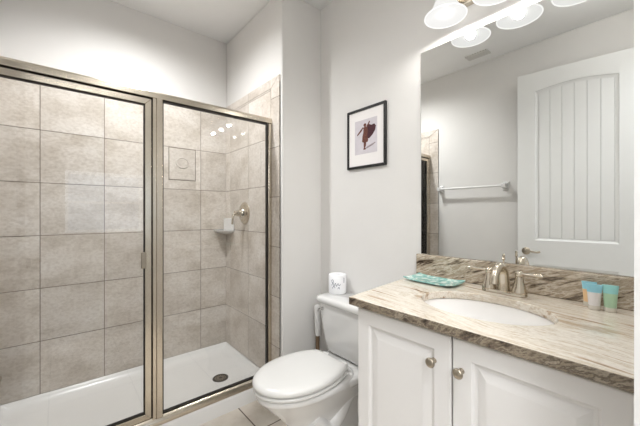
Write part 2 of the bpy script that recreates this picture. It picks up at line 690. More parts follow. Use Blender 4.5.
# ------------------------------------------------------------------ shower pan
pan = empty('shower_pan', (0.435, 2.2, 0), 'white acrylic shower pan with raised front curb', 'shower pan')
bm = NB()
PX0, PX1, PY1 = XL + 0.001, XV - 0.001, YB - 0.001
FR = 1.8135
def ring(x0, x1, y0, y1, r, zf, zb):
    out = []
    for p in rrect(x0, x1, y0, y1, r, 0, 6):
        t = (p[1] - y0) / (y1 - y0)
        out.append((p[0], p[1], zf + (zb - zf) * min(1, t * 12)))
    return out
loft(bm, [ring(PX0, PX1, FR, PY1, 0.004, 0, 0),
          ring(PX0, PX1, FR, PY1, 0.004, 0.080, Z0),
          ring(PX0 + 0.0, PX1 - 0.0, FR + 0.003, PY1 - 0.0, 0.004, 0.087, Z0),
          ring(PX0 + 0.001, PX1 - 0.001, FR + 0.010, PY1 - 0.001, 0.004, 0.090, Z0),
          ring(PX0 + 0.012, PX1 - 0.012, FR + 0.078, PY1 - 0.012, 0.01, 0.090, Z0 - 0.002),
          ring(PX0 + 0.018, PX1 - 0.018, FR + 0.088, PY1 - 0.018, 0.02, 0.084, Z0 - 0.012),
          ring(PX0 + 0.030, PX1 - 0.030, FR + 0.100, PY1 - 0.040, 0.03, 0.066, 0.070),
          ring(PX0 + 0.050, PX1 - 0.050, FR + 0.115, PY1 - 0.075, 0.05, 0.057, 0.060),
          ring(PX0 + 0.090, PX1 - 0.090, FR + 0.150, PY1 - 0.12, 0.06, 0.053, 0.055),
          ring(0.70, 1.00, 2.0, 2.25, 0.12, 0.050, 0.050)], cap0=True, cap1=True)
part('pan_body', bm, M['acrylic'], pan, smooth=True, angle=50)
bm = NB()
dc = (0.886, 2.14, 0.0505)
lathe(bm, [(0.054, 0), (0.054, 0.003), (0.050, 0.0045), (0.043, 0.0045), (0.041, 0.002)], dc, n=40)
dr = part('drain', bm, M['drain_dark'], pan, smooth=True)
bm = NB()
for k in range(16):
    a = 2 * PI * k / 16
    for r0, r1 in ((0.014, 0.024), (0.029, 0.039)):
        w = 0.16 if r0 < 0.02 else 0.11
        P = [(dc[0] + r * math.cos(a + s), dc[1] + r * math.sin(a + s)) for r, s in ((r0, -w), (r1, -w), (r1, w), (r0, w))]
        prism(bm, [(x, y, dc[2] + 0.002) for x, y in P], [(x, y, dc[2] + 0.0035) for x, y in P])
part('drain_grille', bm, M['nickel_dark'], dr)

# ------------------------------------------------------------------ shower enclosure
enc = empty('shower_enclosure', (0.435, YS, 0.09), 'framed glass shower enclosure in champagne nickel above the white pan', 'shower enclosure')
zs0, zs1 = 0.0905, 0.136         # sill
zh0, zh1 = 1.850, 1.887          # header
EX0, EX1 = XL + 0.0095, XV - 0.0095


def bar(name, x0, x1, y0, y1, z0, z1, mat='nickel', root=enc, bev=0.004, **kw):
    bm = NB()
    box(bm, x0, x1, y0, y1, z0, z1)
    return part(name, bm, M[mat], root, bevel=bev, **kw)


# header and sill have a stepped aluminium profile
bm = NB()
prof = [(-0.024, 0.0), (0.024, 0.0), (0.024, 0.030), (0.018, 0.037), (-0.016, 0.037), (-0.024, 0.028)]
prism(bm, [(EX0, YS + a, zh0 + b_) for a, b_ in prof], [(EX1, YS + a, zh0 + b_) for a, b_ in prof])
part('header', bm, M['nickel'], enc, bevel=0.002)
bm = NB()
prof = [(-0.028, 0.0), (0.028, 0.0), (0.028, 0.040), (-0.010, 0.046), (-0.022, 0.034), (-0.028, 0.012)]
prism(bm, [(EX0, YS + a, zs0 + b_) for a, b_ in prof], [(EX1, YS + a, zs0 + b_) for a, b_ in prof])
part('sill', bm, M['nickel'], enc, bevel=0.002)
bar('wall_jamb', EX1 - 0.026, EX1, YS - 0.02, YS + 0.02, zs1, zh0)
bar('wall_jamb', EX0, EX0 + 0.03, YS - 0.02, YS + 0.02, zs1, zh0)
bm = NB()
px0, px1 = 0.384, 0.4335
prof = [(px0, -0.022), (px0 + 0.016, -0.022), (px0 + 0.018, -0.030), (px1 - 0.004, -0.030), (px1, -0.024), (px1, 0.022), (px0, 0.022)]
prism(bm, [(a, YS + b_, zs1 - 0.004) for a, b_ in prof], [(a, YS + b_, zh0) for a, b_ in prof])
part('strike_post', bm, M['nickel'], enc, bevel=0.0015)
# fixed light
fx = bar('fixed_panel', px1 - 0.004, EX1 - 0.020, YS - 0.003, YS + 0.003, zs1 - 0.004, zh0 + 0.002, 'glass', bev=0)
bm = NB()
box(bm, px1, px1 + 0.006, YS - 0.010, YS + 0.010, zs1, zh0)
box(bm, EX1 - 0.034, EX1 - 0.026, YS - 0.010, YS + 0.010, zs1, zh0)
box(bm, px1 + 0.006, EX1 - 0.034, YS - 0.010, YS + 0.010, zh0 - 0.009, zh0)
box(bm, px1 + 0.006, EX1 - 0.034, YS - 0.010, YS + 0.010, zs1, zs1 + 0.009)
part('glazing_seal', bm, M['seal'], fx)
# swinging door
dz0, dz1 = zs1 + 0.006, zh0 - 0.009
bar('header_seal', EX0 + 0.03, px0, YS + 0.004, YS + 0.016, zh0 - 0.012, zh0, 'seal', bev=0)
bar('strike_seal', px0 - 0.008, px0, YS + 0.004, YS + 0.016, zs1, zh0 - 0.012, 'seal', bev=0)
dx0, dx1 = EX0 + 0.034, px0 - 0.006
bm = NB()
w = 0.030
def mitre(a, b_, c, d):
    prism(bm, [(x, YS - 0.018, z) for x, z in (a, b_, c, d)], [(x, YS + 0.003, z) for x, z in (a, b_, c, d)])
mitre((dx0, dz0), (dx1, dz0), (dx1 - w, dz0 + w), (dx0 + w, dz0 + w))
mitre((dx0, dz1), (dx0 + w, dz1 - w), (dx1 - w, dz1 - w), (dx1, dz1))
mitre((dx0, dz0), (dx0 + w, dz0 + w), (dx0 + w, dz1 - w), (dx0, dz1))
mitre((dx1, dz0), (dx1, dz1), (dx1 - w, dz1 - w), (dx1 - w, dz0 + w))
dr = part('swing_door', bm, M['nickel'], enc, bevel=0.002)
bm = NB()
box(bm, dx0 + w - 0.004, dx1 - w + 0.004, YS - 0.003, YS + 0.003, dz0 + w - 0.004, dz1 - w + 0.004)
part('door_glass', bm, M['glass'], dr)
bm = NB()
a0, a1, b0, b1 = dx0 + w, dx1 - w, dz0 + w, dz1 - w
for q in ((a0, a0 + 0.004, b0, b1), (a1 - 0.004, a1, b0, b1), (a0, a1, b0, b0 + 0.005), (a0, a1, b1 - 0.005, b1)):
    box(bm, q[0], q[1], YS - 0.008, YS + 0.008, q[2], q[3])
part('door_seal', bm, M['seal'], dr)
bm = NB()
hz = CAM_Z - (260 - 213) / 307 * 1.62
box(bm, dx1 - w - 0.020, dx1 - w + 0.004, YS - 0.034, YS - 0.016, hz - 0.042, hz + 0.042)
part('pull_handle', bm, M['nickel_dark'], dr, bevel=0.003)

# ------------------------------------------------------------------ shower valve and soap dish
xt = XV - 0.009
vc = (xt, 2.232, CAM_Z - 0.002)
val = empty('shower_valve', vc, 'round nickel shower valve with lever on the tiled end wall', 'shower valve')
bm = NB()
lathe(bm, [(0.088, 0), (0.088, -0.004), (0.080, -0.010), (0.060, -0.013), (0.045, -0.016), (0.036, -0.022), (0.030, -0.034), (0.028, -0.040)], vc, 'x', 40)
part('escutcheon', bm, M['nickel'], val, smooth=True)
bm = NB()
lathe(bm, [(0.026, -0.040), (0.024, -0.060), (0.018, -0.075), (0.019, -0.085), (0.010, -0.090)], vc, 'x', 24)
hub = part('handle_hub', bm, M['nickel'], val, smooth=True)
bm = NB()
tube(bm, smooth_path([(xt - 0.078, 2.232, vc[2]), (xt - 0.095, 2.228, vc[2] - 0.012), (xt - 0.104, 2.224, vc[2] - 0.045), (xt - 0.108, 2.222, vc[2] - 0.085)], 6),
     [0.010] * 6 + [0.0085] * 6 + [0.0075] * 6 + [0.008], 12)
part('handle_lever', bm, M['nickel'], hub, smooth=True)

sd = empty('soap_dish', (xt - 0.06, YB - 0.06, CAM_Z - 0.16), 'white ceramic corner soap dish below the shower valve', 'soap dish')
cxs, cys = xt - 0.0005, YB - 0.0095
bm = NB()
def qring(r, z, k=1.0):
    pts = [(cxs, cys, z)]
    for j in range(13):
        a = PI + PI / 2 * j / 12
        pts.append((cxs + r * 0.85 * math.cos(a), cys + r * 1.4 * math.sin(a), z))
    return pts
zz = CAM_Z
loft(bm, [qring(0.050, zz - 0.182), qring(0.085, zz - 0.174), qring(0.120, zz - 0.158), qring(0.128, zz - 0.150), qring(0.128, zz - 0.143), qring(0.120, zz - 0.140), qring(0.105, zz - 0.146)])
part('shelf', bm, M['porcelain'], sd, smooth=True, angle=60)
bm = NB()
P = [(0.003, -0.148), (0.180, -0.148), (0.172, -0.115), (0.162, -0.07), (0.166, -0.045), (0.003, -0.045)]
prism(bm, [(cxs, cys - a, zz + b_) for a, b_ in P], [(cxs - 0.022, cys - a, zz + b_) for a, b_ in P])
part('back_wing', bm, M['porcelain'], sd, bevel=0.004)

# ------------------------------------------------------------------ toilet
TY = 1.28
toi = empty('toilet', (1.08, TY, 0), 'white two-piece toilet with closed lid between vanity and shower', 'toilet')


def egg(xf, xb, hw, z, xc=None, pb=3.2, pf=2.0, n=48):
    """plan section: rounded front at xf, squarer back at xb"""
    xc = xc if xc is not None else xf + (xb - xf) * 0.52
    out = []
    for k in range(n):
        t = 2 * PI * k / n
        c, s = math.cos(t), math.sin(t)
        p = pb if c > 0 else pf
        x = xc + (xb - xc if c > 0 else xc - xf) * math.copysign(abs(c) ** (2 / p), c)
        y = hw * math.copysign(abs(s) ** (2 / p), s)
        out.append((x, TY + y, z))
    return out


bm = NB()
loft(bm, [egg(0.90, 1.36, 0.112, 0.0, pb=5), egg(0.895, 1.36, 0.114, 0.012, pb=5), egg(0.91, 1.36, 0.102, 0.04, pb=5),
          egg(0.905, 1.36, 0.096, 0.10, pb=5), egg(0.875, 1.36, 0.104, 0.17, pb=4.5), egg(0.82, 1.35, 0.128, 0.235, pb=4),
          egg(0.765, 1.33, 0.156, 0.29, pb=3.6), egg(0.735, 1.31, 0.168, 0.325, pb=3.4), egg(0.722, 1.29, 0.175, 0.338, pb=3.2),
          egg(0.716, 1.27, 0.178, 0.346, pb=3.0), egg(0.716, 1.26, 0.178, 0.362, pb=3.0), egg(0.722, 1.25, 0.172, 0.368, pb=3.0), egg(0.75, 1.24, 0.15, 0.367, pb=3.0)])
loft(bm, [rrect(1.20, 1.40, TY - 0.10, TY + 0.10, 0.05, 0.20), rrect(1.16, 1.44, TY - 0.13, TY + 0.13, 0.06, 0.29),
          rrect(1.13, 1.455, TY - 0.16, TY + 0.16, 0.05, 0.315), rrect(1.12, 1.458, TY - 0.172, TY + 0.172, 0.05, 0.335),
          rrect(1.12, 1.458, TY - 0.172, TY + 0.172, 0.05, 0.354), rrect(1.127, 1.452, TY - 0.165, TY + 0.165, 0.045, 0.361)])
# trapway bulge on both flanks
for s in (-1, 1):
    tube(bm, smooth_path([(0.98, TY + s * 0.075, 0.20), (1.06, TY + s * 0.085, 0.12), (1.14, TY + s * 0.088, 0.15), (1.22, TY + s * 0.085, 0.235), (1.30, TY + s * 0.08, 0.22), (1.33, TY + s * 0.075, 0.10), (1.33, TY + s * 0.07, 0.02)], 6), 0.042, 14)
part('bowl', bm, M['porcelain'], toi, smooth=True, angle=50)
for s in (-1, 1):
    bm = NB()
    lathe(bm, [(0.016, 0.0), (0.016, 0.012), (0.012, 0.022), (0.004, 0.026)], (1.12, TY + s * 0.125, 0.0), n=20)
    part('bolt_cap', bm, M['plastic_white'], toi, smooth=True)
# seat ring and lid: rounded front, sides that taper to a straight back edge
def lid_ring(xf, xb, hw, z, back, n=30):
    xc = xf + 0.245
    a2 = (xb - xc) / math.sqrt(1 - (back / hw) ** 2)
    pts = []
    for k in range(n + 1):
        t = PI / 2 + PI * k / n
        pts.append((xc + (xc - xf) * math.cos(t), hw * math.sin(t)))
    side = [(xc + (xb - xc) * k / 10, 0) for k in range(1, 11)]
    low = [(x, -hw * math.sqrt(max(0, 1 - ((x - xc) / a2) ** 2))) for x, _ in side]
    r = 0.012
    ends = [(xb + r * 0.6, low[-1][1] + r * 0.5), (xb + r, low[-1][1] + r * 1.4)]
    low += ends
    pts += low + [(x, -y) for x, y in low[::-1]]
    return [(x, TY + y, z) for x, y in pts]


def slab(name, sections, mat='seat', xb=1.165, xf=0.70, hw=0.186, back=0.132):
    bm = NB()
    loft(bm, [lid_ring(xf + i, xb - i * 0.8, hw - i, z, back - i) for i, z in sections])
    return part(name, bm, M[mat], toi, smooth=True, angle=60)


slab('seat', [(0.040, 0.3775), (0.006, 0.378), (0.003, 0.382), (0.003, 0.390), (0.007, 0.393), (0.04, 0.3925)], back=0.140)
slab('seat_lid', [(0.04, 0.4025), (0.002, 0.403), (0.0, 0.408), (0.0015, 0.418), (0.007, 0.426), (0.018, 0.432), (0.04, 0.4365), (0.08, 0.440)])
for s in (-1, 1):
    bm = NB()
    box(bm, 1.180, 1.212, TY + s * 0.078 - 0.022, TY + s * 0.078 + 0.022, 0.368, 0.412)
    part('hinge', bm, M['seat'], toi, bevel=0.006)
# tank
bm = NB()
loft(bm, [rrect(1.30, 1.44, TY - 0.165, TY + 0.165, 0.045, 0.364), rrect(1.285, 1.45, TY - 0.185, TY + 0.185, 0.05, 0.378),
          rrect(1.272, 1.455, TY - 0.200, TY + 0.200, 0.05, 0.45), rrect(1.262, 1.457, TY - 0.212, TY + 0.212, 0.048, 0.56),
          rrect(1.256, 1.458, TY - 0.220, TY + 0.220, 0.045, 0.674)])
part('tank', bm, M['porcelain'], toi, smooth=True, angle=60)
bm = NB()
loft(bm, [rrect(1.250, 1.460, TY - 0.226, TY + 0.226, 0.045, 0.674), rrect(1.242, 1.462, TY - 0.233, TY + 0.233, 0.045, 0.680),
          rrect(1.240, 1.462, TY - 0.235, TY + 0.235, 0.045, 0.698), rrect(1.246, 1.460, TY - 0.230, TY + 0.230, 0.042, 0.709),
          rrect(1.262, 1.452, TY - 0.214, TY + 0.214, 0.035, 0.7135)])
part('tank_lid', bm, M['porcelain'], toi, smooth=True, angle=60)
bm = NB()
ly = TY + 0.168
lathe(bm, [(0.011, 0.0), (0.011, -0.005), (0.007, -0.008), (0.006, -0.012)], (1.259, ly, 0.640), 'x', 20)
tube(bm, smooth_path([(1.248, ly, 0.640), (1.243, ly + 0.008, 0.640), (1.243, ly + 0.022, 0.634), (1.246, ly + 0.032, 0.618)], 5), [0.0045] * 15 + [0.0055], 12)
part('flush_lever', bm, M['chrome'], toi, smooth=True)

bm = NB()
tube(bm, smooth_path([(XM - 0.002, 1.10, 0.17), (XM - 0.05, 1.10, 0.17), (XM - 0.075, 1.10, 0.20), (XM - 0.075, 1.115, 0.30), (XM - 0.08, 1.14, 0.375)], 6), 0.007, 10)
part('supply_hose', bm, M['plastic_white'], toi, smooth=True)

# toilet brush in the gap behind the tank
tb = empty('toilet_brush', (1.345, 1.602, 0), 'toilet brush with white handle in the gap beside the tank', 'toilet brush')
bx_, by_ = 1.345, 1.602
bm = NB()
tube(bm, [(bx_, by_, 0.40), (bx_, by_, 0.42), (bx_, by_, 0.52), (bx_, by_, 0.59), (bx_, by_, 0.604), (bx_, by_, 0.61)], [0.013, 0.017, 0.020, 0.023, 0.020, 0.010], 16)
part('brush_handle', bm, M['plastic_white'], tb, smooth=True)
bm = NB()
tube(bm, [(bx_, by_, 0.26), (bx_, by_, 0.40)], 0.014, 14)
part('brush_shaft', bm, M['bronze'], tb, smooth=True)
bm = NB()
lathe(bm, [(0.055, 0), (0.058, 0.01), (0.052, 0.20), (0.048, 0.26), (0.02, 0.268), (0.0135, 0.268)], (bx_, by_, 0), n=28)
part('holder', bm, M['plastic_white'], tb, smooth=True)

# toilet roll in printed wrap on the tank lid
rx, ry, rz = 1.398, 1.462, 0.7138
tr = empty('toilet_roll', (rx, ry, rz), 'wrapped toilet paper roll standing on the toilet tank lid', 'toilet roll')
bm = NB()
lathe(bm, [(0.056, 0.0), (0.058, 0.004), (0.058, 0.116), (0.055, 0.120), (0.024, 0.120), (0.021, 0.117), (0.021, 0.03)], (rx, ry, rz), n=40, cap1=True)
part('paper', bm, M['paper'], tr, smooth=True, angle=50)
bm = NB()
def stroke(pts, w=0.0016):
    """a flat pen stroke on the wrap, (angle, height) control points"""
    P = smooth_path([(a, h, 0) for a, h in pts], 6)
    R = 0.0584
    a_, b_ = [], []
    for k, p in enumerate(P):
        d = (P[min(k + 1, len(P) - 1)] - P[max(k - 1, 0)])
        d = Vector((d.x * R, d.y)).normalized()
        nx, ny = -d.y * w / R, d.x * w
        for lst, s in ((a_, 1), (b_, -1)):
            aa, hh = p.x + s * nx, p.y + s * ny
            lst.append(bm.verts.new((rx + R * math.cos(aa), ry + R * math.sin(aa), rz + hh)))
    for k in range(len(P) - 1):
        bm.faces.new((a_[k], a_[k + 1], b_[k + 1], b_[k]))
A0 = math.atan2(-ry, -rx)   # towards the doorway
stroke([(A0 - 0.75, 0.085), (A0 - 0.55, 0.092), (A0 - 0.45, 0.080), (A0 - 0.62, 0.074), (A0 - 0.70, 0.082)])
stroke([(A0 - 0.70, 0.055), (A0 - 0.50, 0.072), (A0 - 0.40, 0.052), (A0 - 0.22, 0.072), (A0 - 0.12, 0.052), (A0 + 0.06, 0.070), (A0 + 0.18, 0.056), (A0 + 0.34, 0.066)])
stroke([(A0 - 0.62, 0.036), (A0 - 0.42, 0.050), (A0 - 0.25, 0.040)])
stroke([(A0 + 0.02, 0.036), (A0 + 0.16, 0.046), (A0 + 0.24, 0.034)])
stroke([(A0 + 0.78, 0.072), (A0 + 0.80, 0.085), (A0 + 0.79, 0.104)], 0.003)
part('printed_script', bm, M['ink'], tr)

# ------------------------------------------------------------------ vanity
CT = CAM_Z - 0.325       # counter top
CB = CT - 0.030
VX = 0.885               # face of the doors
van = empty('vanity_cabinet', (1.17, 0.44, 0), 'white two-door vanity cabinet under the granite countertop', 'vanity cabinet')
VY0, VY1 = 0.052, 0.815
bm = NB()
box(bm, VX + 0.020, XM - 0.002, VY0, VY1, 0.10, CB - 0.0005)
box(bm, VX + 0.09, XM - 0.002, VY0 + 0.002, VY1 - 0.002, 0.0, 0.10)
part('carcass', bm, M['cabinet'], van, bevel=0.002)


def cab_door(y0, y1, z0, z1, ky, label=None):
    bm = NB()
    st = 0.056
    x0, x1 = VX, VX + 0.0185
    def fr(i, x):
        return [(x, y0 + i, z0 + i), (x, y1 - i, z0 + i), (x, y1 - i, z1 - i), (x, y0 + i, z1 - i)]
    loft(bm, [fr(0, x1), fr(0, x0 + 0.004), fr(0.001, x0 + 0.0015), fr(0.004, x0), fr(st - 0.003, x0), fr(st, x0 + 0.003), fr(st, x1)], False, False)
    d = part('door', bm, M['cabinet'], van)
    # raised panel: groove, cove, flat field
    bm = NB()
    a0, a1, b0, b1 = y0 + st, y1 - st, z0 + st, z1 - st
    loops = []
    for i, dx in ((0.0, 0.004), (0.003, 0.009), (0.008, 0.010), (0.012, 0.010), (0.034, 0.003), (0.040, 0.002), (0.05, 0.002)):
        loops.append([(x0 + dx, a0 + i, b0 + i), (x0 + dx, a1 - i, b0 + i), (x0 + dx, a1 - i, b1 - i), (x0 + dx, a0 + i, b1 - i)])
    loft(bm, loops, cap0=False)
    part('panel', bm, M['cabinet'], d)
    kz = CAM_Z - 0.456
    bm = NB()
    lathe(bm, [(0.009, -0.0), (0.007, -0.006), (0.0055, -0.013), (0.009, -0.017), (0.0145, -0.021), (0.0155, -0.025), (0.012, -0.029), (0.005, -0.031)], (VX, ky, kz), 'x', 24)
    part('knob', bm, M['nickel_dark'], d, smooth=True, angle=60)
    return d


ztop = CB - 0.012
cab_door(VY0 + 0.004, 0.4355, 0.125, ztop, 0.409)
cab_door(0.4405, VY1 - 0.004, 0.125, ztop, 0.494)

# countertop with an oval cut-out
SX, SY, SA, SB = 1.135, 0.452, 0.162, 0.214
bm = NB()
outer = [(0.859, 0.040), (XM - 0.0015, 0.040), (XM - 0.0015, 0.913), (0.859, 0.836)]
def subdiv(poly, n):
    out = []
    for k in range(len(poly)):
        a, b_ = Vector(poly[k]), Vector(poly[(k + 1) % len(poly)])
        out += [tuple(a.lerp(b_, j / n)) for j in range(n)]
    return out
ov = [bm.verts.new((x, y, CT)) for x, y in subdiv(outer, 10)]
iv = [bm.verts.new((SX + SA * math.cos(2 * PI * k / 56), SY + SB * math.sin(2 * PI * k / 56), CT)) for k in range(56)]
es = [bm.edges.new((L[k], L[(k + 1) % len(L)])) for L in (ov, iv) for k in range(len(L))]
bmesh.ops.triangle_fill(bm, edges=es, use_beauty=True)
top = bm.faces[:]
for f in top:
    if f.normal.z < 0:
        f.normal_flip()
ext = bmesh.ops.extrude_face_region(bm, geom=top)
for v in [g for g in ext['geom'] if isinstance(g, bmesh.types.BMVert)]:
    v.co.z = CB
bm.faces.ensure_lookup_table()
bm.normal_update()
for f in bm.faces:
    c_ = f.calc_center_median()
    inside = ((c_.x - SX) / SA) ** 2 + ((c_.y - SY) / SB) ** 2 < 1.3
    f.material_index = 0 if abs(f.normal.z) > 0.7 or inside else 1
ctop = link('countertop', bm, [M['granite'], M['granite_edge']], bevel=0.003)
tag(ctop, 'cream and brown veined granite countertop on the vanity cabinet', 'countertop')
bm = NB()
box(bm, XM - 0.022, XM - 0.001, 0.040, 0.911, CT + 0.0003, CAM_Z - 0.216)
tag(link('backsplash', bm, M['granite_splash'], bevel=0.004), 'brown veined granite backsplash strip below the mirror', 'backsplash')

snk = empty('sink', (SX, SY, CT - 0.17), 'white oval undermount sink in the granite countertop', 'sink')
bm = NB()
rings = []
for s, dz in ((1.13, -0.031), (1.03, -0.0312), (1.01, -0.036), (0.97, -0.06), (0.90, -0.095), (0.76, -0.13), (0.5, -0.155), (0.25, -0.163), (0.09, -0.165)):
    rings.append([(SX + (SA + 0.0) * s * math.cos(2 * PI * k / 56), SY + SB * s * math.sin(2 * PI * k / 56), CT + dz) for k in range(56)])
for s, dz in ((0.09, -0.172), (0.5, -0.163), (0.78, -0.137), (0.93, -0.098), (1.0, -0.06), (1.04, -0.04), (1.13, -0.038)):
    rings.append([(SX + SA * s * math.cos(2 * PI * k / 56), SY + SB * s * math.sin(2 * PI * k / 56), CT + dz) for k in range(56)])
rings.append(rings[0])
loft(bm, rings, False, False)
bmesh.ops.remove_doubles(bm, verts=bm.verts[:], dist=1e-6)
part('basin', bm, M['porcelain'], snk, smooth=True)
bm = NB()
lathe(bm, [(0.024, -0.1665), (0.025, -0.163), (0.018, -0.1615), (0.016, -0.164), (0.004, -0.160)], (SX, SY, CT), n=28)
part('drain', bm, M['nickel'], snk, smooth=True)

# faucet
FX, FY = 1.372, 0.463
fau = empty('faucet', (FX, FY, CT), 'brushed nickel two-handle faucet with arched spout behind the sink', 'faucet')
bm = NB()
loft(bm, [rrect(FX - 0.027, FX + 0.027, FY - 0.082, FY + 0.082, 0.026, CT + 0.0005), rrect(FX - 0.027, FX + 0.027, FY - 0.082, FY + 0.082, 0.026, CT + 0.009),
          rrect(FX - 0.023, FX + 0.023, FY - 0.078, FY + 0.078, 0.022, CT + 0.014), rrect(FX - 0.019, FX + 0.019, FY - 0.074, FY + 0.074, 0.018, CT + 0.015)])
part('base_plate', bm, M['nickel'], fau, smooth=True, angle=50)
bm = NB()
path = smooth_path([(FX + 0.002, FY, CT + 0.012), (FX, FY, CT + 0.055), (FX - 0.010, FY, CT + 0.092), (FX - 0.038, FY, CT + 0.114), (FX - 0.070, FY, CT + 0.106), (FX - 0.092, FY, CT + 0.080), (FX - 0.102, FY, CT + 0.052)], 6)
rad = [0.023 + (0.0125 - 0.023) * (k / (len(path) - 1)) ** 0.8 for k in range(len(path))]
tube(bm, path, rad, 20)
part('spout', bm, M['nickel'], fau, smooth=True, angle=60)
for s in (-1, 1):
    hy = FY + s * 0.055
    bm = NB()
    lathe(bm, [(0.027, 0.012), (0.0268, 0.018), (0.0225, 0.035), (0.0165, 0.055), (0.0145, 0.072), (0.0125, 0.076)], (FX, hy, CT), n=28)
    hb = part('handle', bm, M['nickel'], fau, smooth=True, angle=60)
    bm = NB()
    lathe(bm, [(0.011, 0.074), (0.0145, 0.080), (0.0155, 0.088), (0.012, 0.096), (0.005, 0.099)], (FX, hy, CT), n=24)
    tube(bm, [(FX, hy, CT + 0.088), (FX - 0.004, hy + s * 0.020, CT + 0.0885), (FX - 0.008, hy + s * 0.045, CT + 0.0895), (FX - 0.012, hy + s * 0.075, CT + 0.090), (FX - 0.013, hy + s * 0.083, CT + 0.090)],
         [0.008, 0.007, 0.0075, 0.0088, 0.005], 14, flat=0.75)
    part('lever', bm, M['nickel'], hb, smooth=True, angle=60)
bm = NB()
rc = (FX + 0.016, FY + 0.006, CT)
lathe(bm, [(0.0032, 0.010), (0.0032, 0.132), (0.006, 0.135), (0.0065, 0.139), (0.004, 0.143), (0.0055, 0.149), (0.0045, 0.156), (0.002, 0.158)], rc, n=14)
part('lift_rod', bm, M['nickel'], fau, smooth=True)

# teal tray on the counter
bm = NB()
ux0, ux1, uy0, uy1 = 1.268, 1.408, 0.632, 0.868
N_ = 14
g0, g1 = [], []
for i in range(N_ + 1):
    ra, rb = [], []
    for j in range(9):
        t = i / N_
        s = j / 8
        lift = 0.008 * abs(2 * t - 1) ** 4 + 0.006 * abs(2 * s - 1) ** 4
        x, y = ux0 + (ux1 - ux0) * s, uy0 + (uy1 - uy0) * t
        ra.append(bm.verts.new((x, y, CT + 0.0015 + lift)))
        rb.append(bm.verts.new((x, y, CT + 0.0075 + lift)))
    g0.append(ra)
    g1.append(rb)
for i in range(N_):
    for j in range(8):
        bm.faces.new((g0[i][j], g0[i][j + 1], g0[i + 1][j + 1], g0[i + 1][j]))
        bm.faces.new((g1[i][j], g1[i + 1][j], g1[i + 1][j + 1], g1[i][j + 1]))
for i in range(N_):
    bm.faces.new((g0[i][0], g0[i + 1][0], g1[i + 1][0], g1[i][0]))
    bm.faces.new((g0[i][8], g1[i][8], g1[i + 1][8], g0[i + 1][8]))
for j in range(8):
    bm.faces.new((g0[0][j], g1[0][j], g1[0][j + 1], g0[0][j + 1]))
    bm.faces.new((g0[N_][j], g0[N_][j + 1], g1[N_][j + 1], g1[N_][j]))
tag(link('glass_tray', bm, M['teal'], smooth=True), 'rectangular teal marbled glass tray on the countertop near the tank', 'tray')


# travel-size tubes standing on their caps
def toiletry(x, y, hgt, wid, rot, body, crimp, label):
    t = empty('toiletry_tube', (x, y, CT), label, 'toiletry tube', 'toiletry tubes by the backsplash')
    t.rotation_euler = (0, 0, rot)
    def sec(a, b_, z, n=28):
        return [(a * math.cos(2 * PI * k / n), b_ * math.sin(2 * PI * k / n), z) for k in range(n)]
    bm = NB()
    loft(bm, [sec(0.0155, 0.0155, 0.0008), sec(0.0160, 0.0160, 0.003), sec(0.0160, 0.0160, 0.013), sec(0.0150, 0.0150, 0.0145)])
    link('cap', bm, M['cap_clear'], parent=t, smooth=True)
    bm = NB()
    z1 = hgt * 0.68
    def mix(k):
        return 0.0155 + (0.0185 - 0.0155) * k + (wid / 2 - 0.0185) * k * k, 0.0155 * (1 - k) + 0.003 * k
    zs_ = [0.0147 + (z1 - 0.0147) * k / 6 for k in range(7)]
    loft(bm, [sec(*mix((z - 0.0147) / (hgt - 0.0147)), z) for z in zs_])
    link('tube_body', bm, M[body], parent=t, smooth=True)
    bm = NB()
    zs_ = [z1 + (hgt - z1) * k / 4 for k in range(5)]
    loft(bm, [sec(*mix((z - 0.0147) / (hgt - 0.0147)), z + (0.0004 if z == z1 else 0)) for z in zs_])
    link('crimp', bm, M[crimp], parent=t, smooth=True)
    return t


aim = -math.atan2(1.38, 0.2) + PI / 2
toiletry(1.420, 0.207, 0.084, 0.042, PI / 2 + 0.1, 'tube_amber', 'tube_blue', 'amber tube with blue top half hidden behind the white tube')
toiletry(1.378, 0.188, 0.084, 0.044, PI / 2 + 0.15, 'tube_white', 'tube_blue', 'white tube with blue top standing on the countertop')
toiletry(1.385, 0.149, 0.087, 0.042, PI / 2 + 0.1, 'tube_green', 'tube_teal', 'green tube with teal top standing on the countertop')

# ------------------------------------------------------------------ mirror
bm = NB()
box(bm, XM - 0.006, XM - 0.0005, 0.050, 0.892, CAM_Z - 0.2155, CAM_Z + 0.848, 0)
mir = link('wall_mirror', bm, [M['mirror']], bevel=0.002)
tag(mir, 'large frameless mirror on the wall above the backsplash', 'mirror')

# ------------------------------------------------------------------ picture
PY0, PY1_, PZ0, PZ1 = 1.115, 1.428, CAM_Z + 0.283, CAM_Z + 0.660
pic = empty('framed_picture', (XM, (PY0 + PY1_) / 2, PZ0), 'black framed print of a dancing figure on the wall above the toilet', 'picture')
xp = XM - 0.001
fw = 0.015
bm = NB()
def pm(a, b_, c, d):
    prism(bm, [(xp, y, z) for y, z in (a, b_, c, d)], [(xp - 0.017, y, z) for y, z in (a, b_, c, d)])
pm((PY0, PZ0), (PY1_, PZ0), (PY1_ - fw, PZ0 + fw), (PY0 + fw, PZ0 + fw))
pm((PY0, PZ1), (PY0 + fw, PZ1 - fw), (PY1_ - fw, PZ1 - fw), (PY1_, PZ1))
pm((PY0, PZ0), (PY0 + fw, PZ0 + fw), (PY0 + fw, PZ1 - fw), (PY0, PZ1))
pm((PY1_, PZ0), (PY1_, PZ1), (PY1_ - fw, PZ1 - fw), (PY1_ - fw, PZ0 + fw))
part('frame', bm, M['frame_black'], pic, bevel=0.002)
bm = NB()
box(bm, xp - 0.010, xp - 0.002, PY0 + fw, PY1_ - fw, PZ0 + fw, PZ1 - fw)
mb = part('mat_board', bm, M['mat_board'], pic)
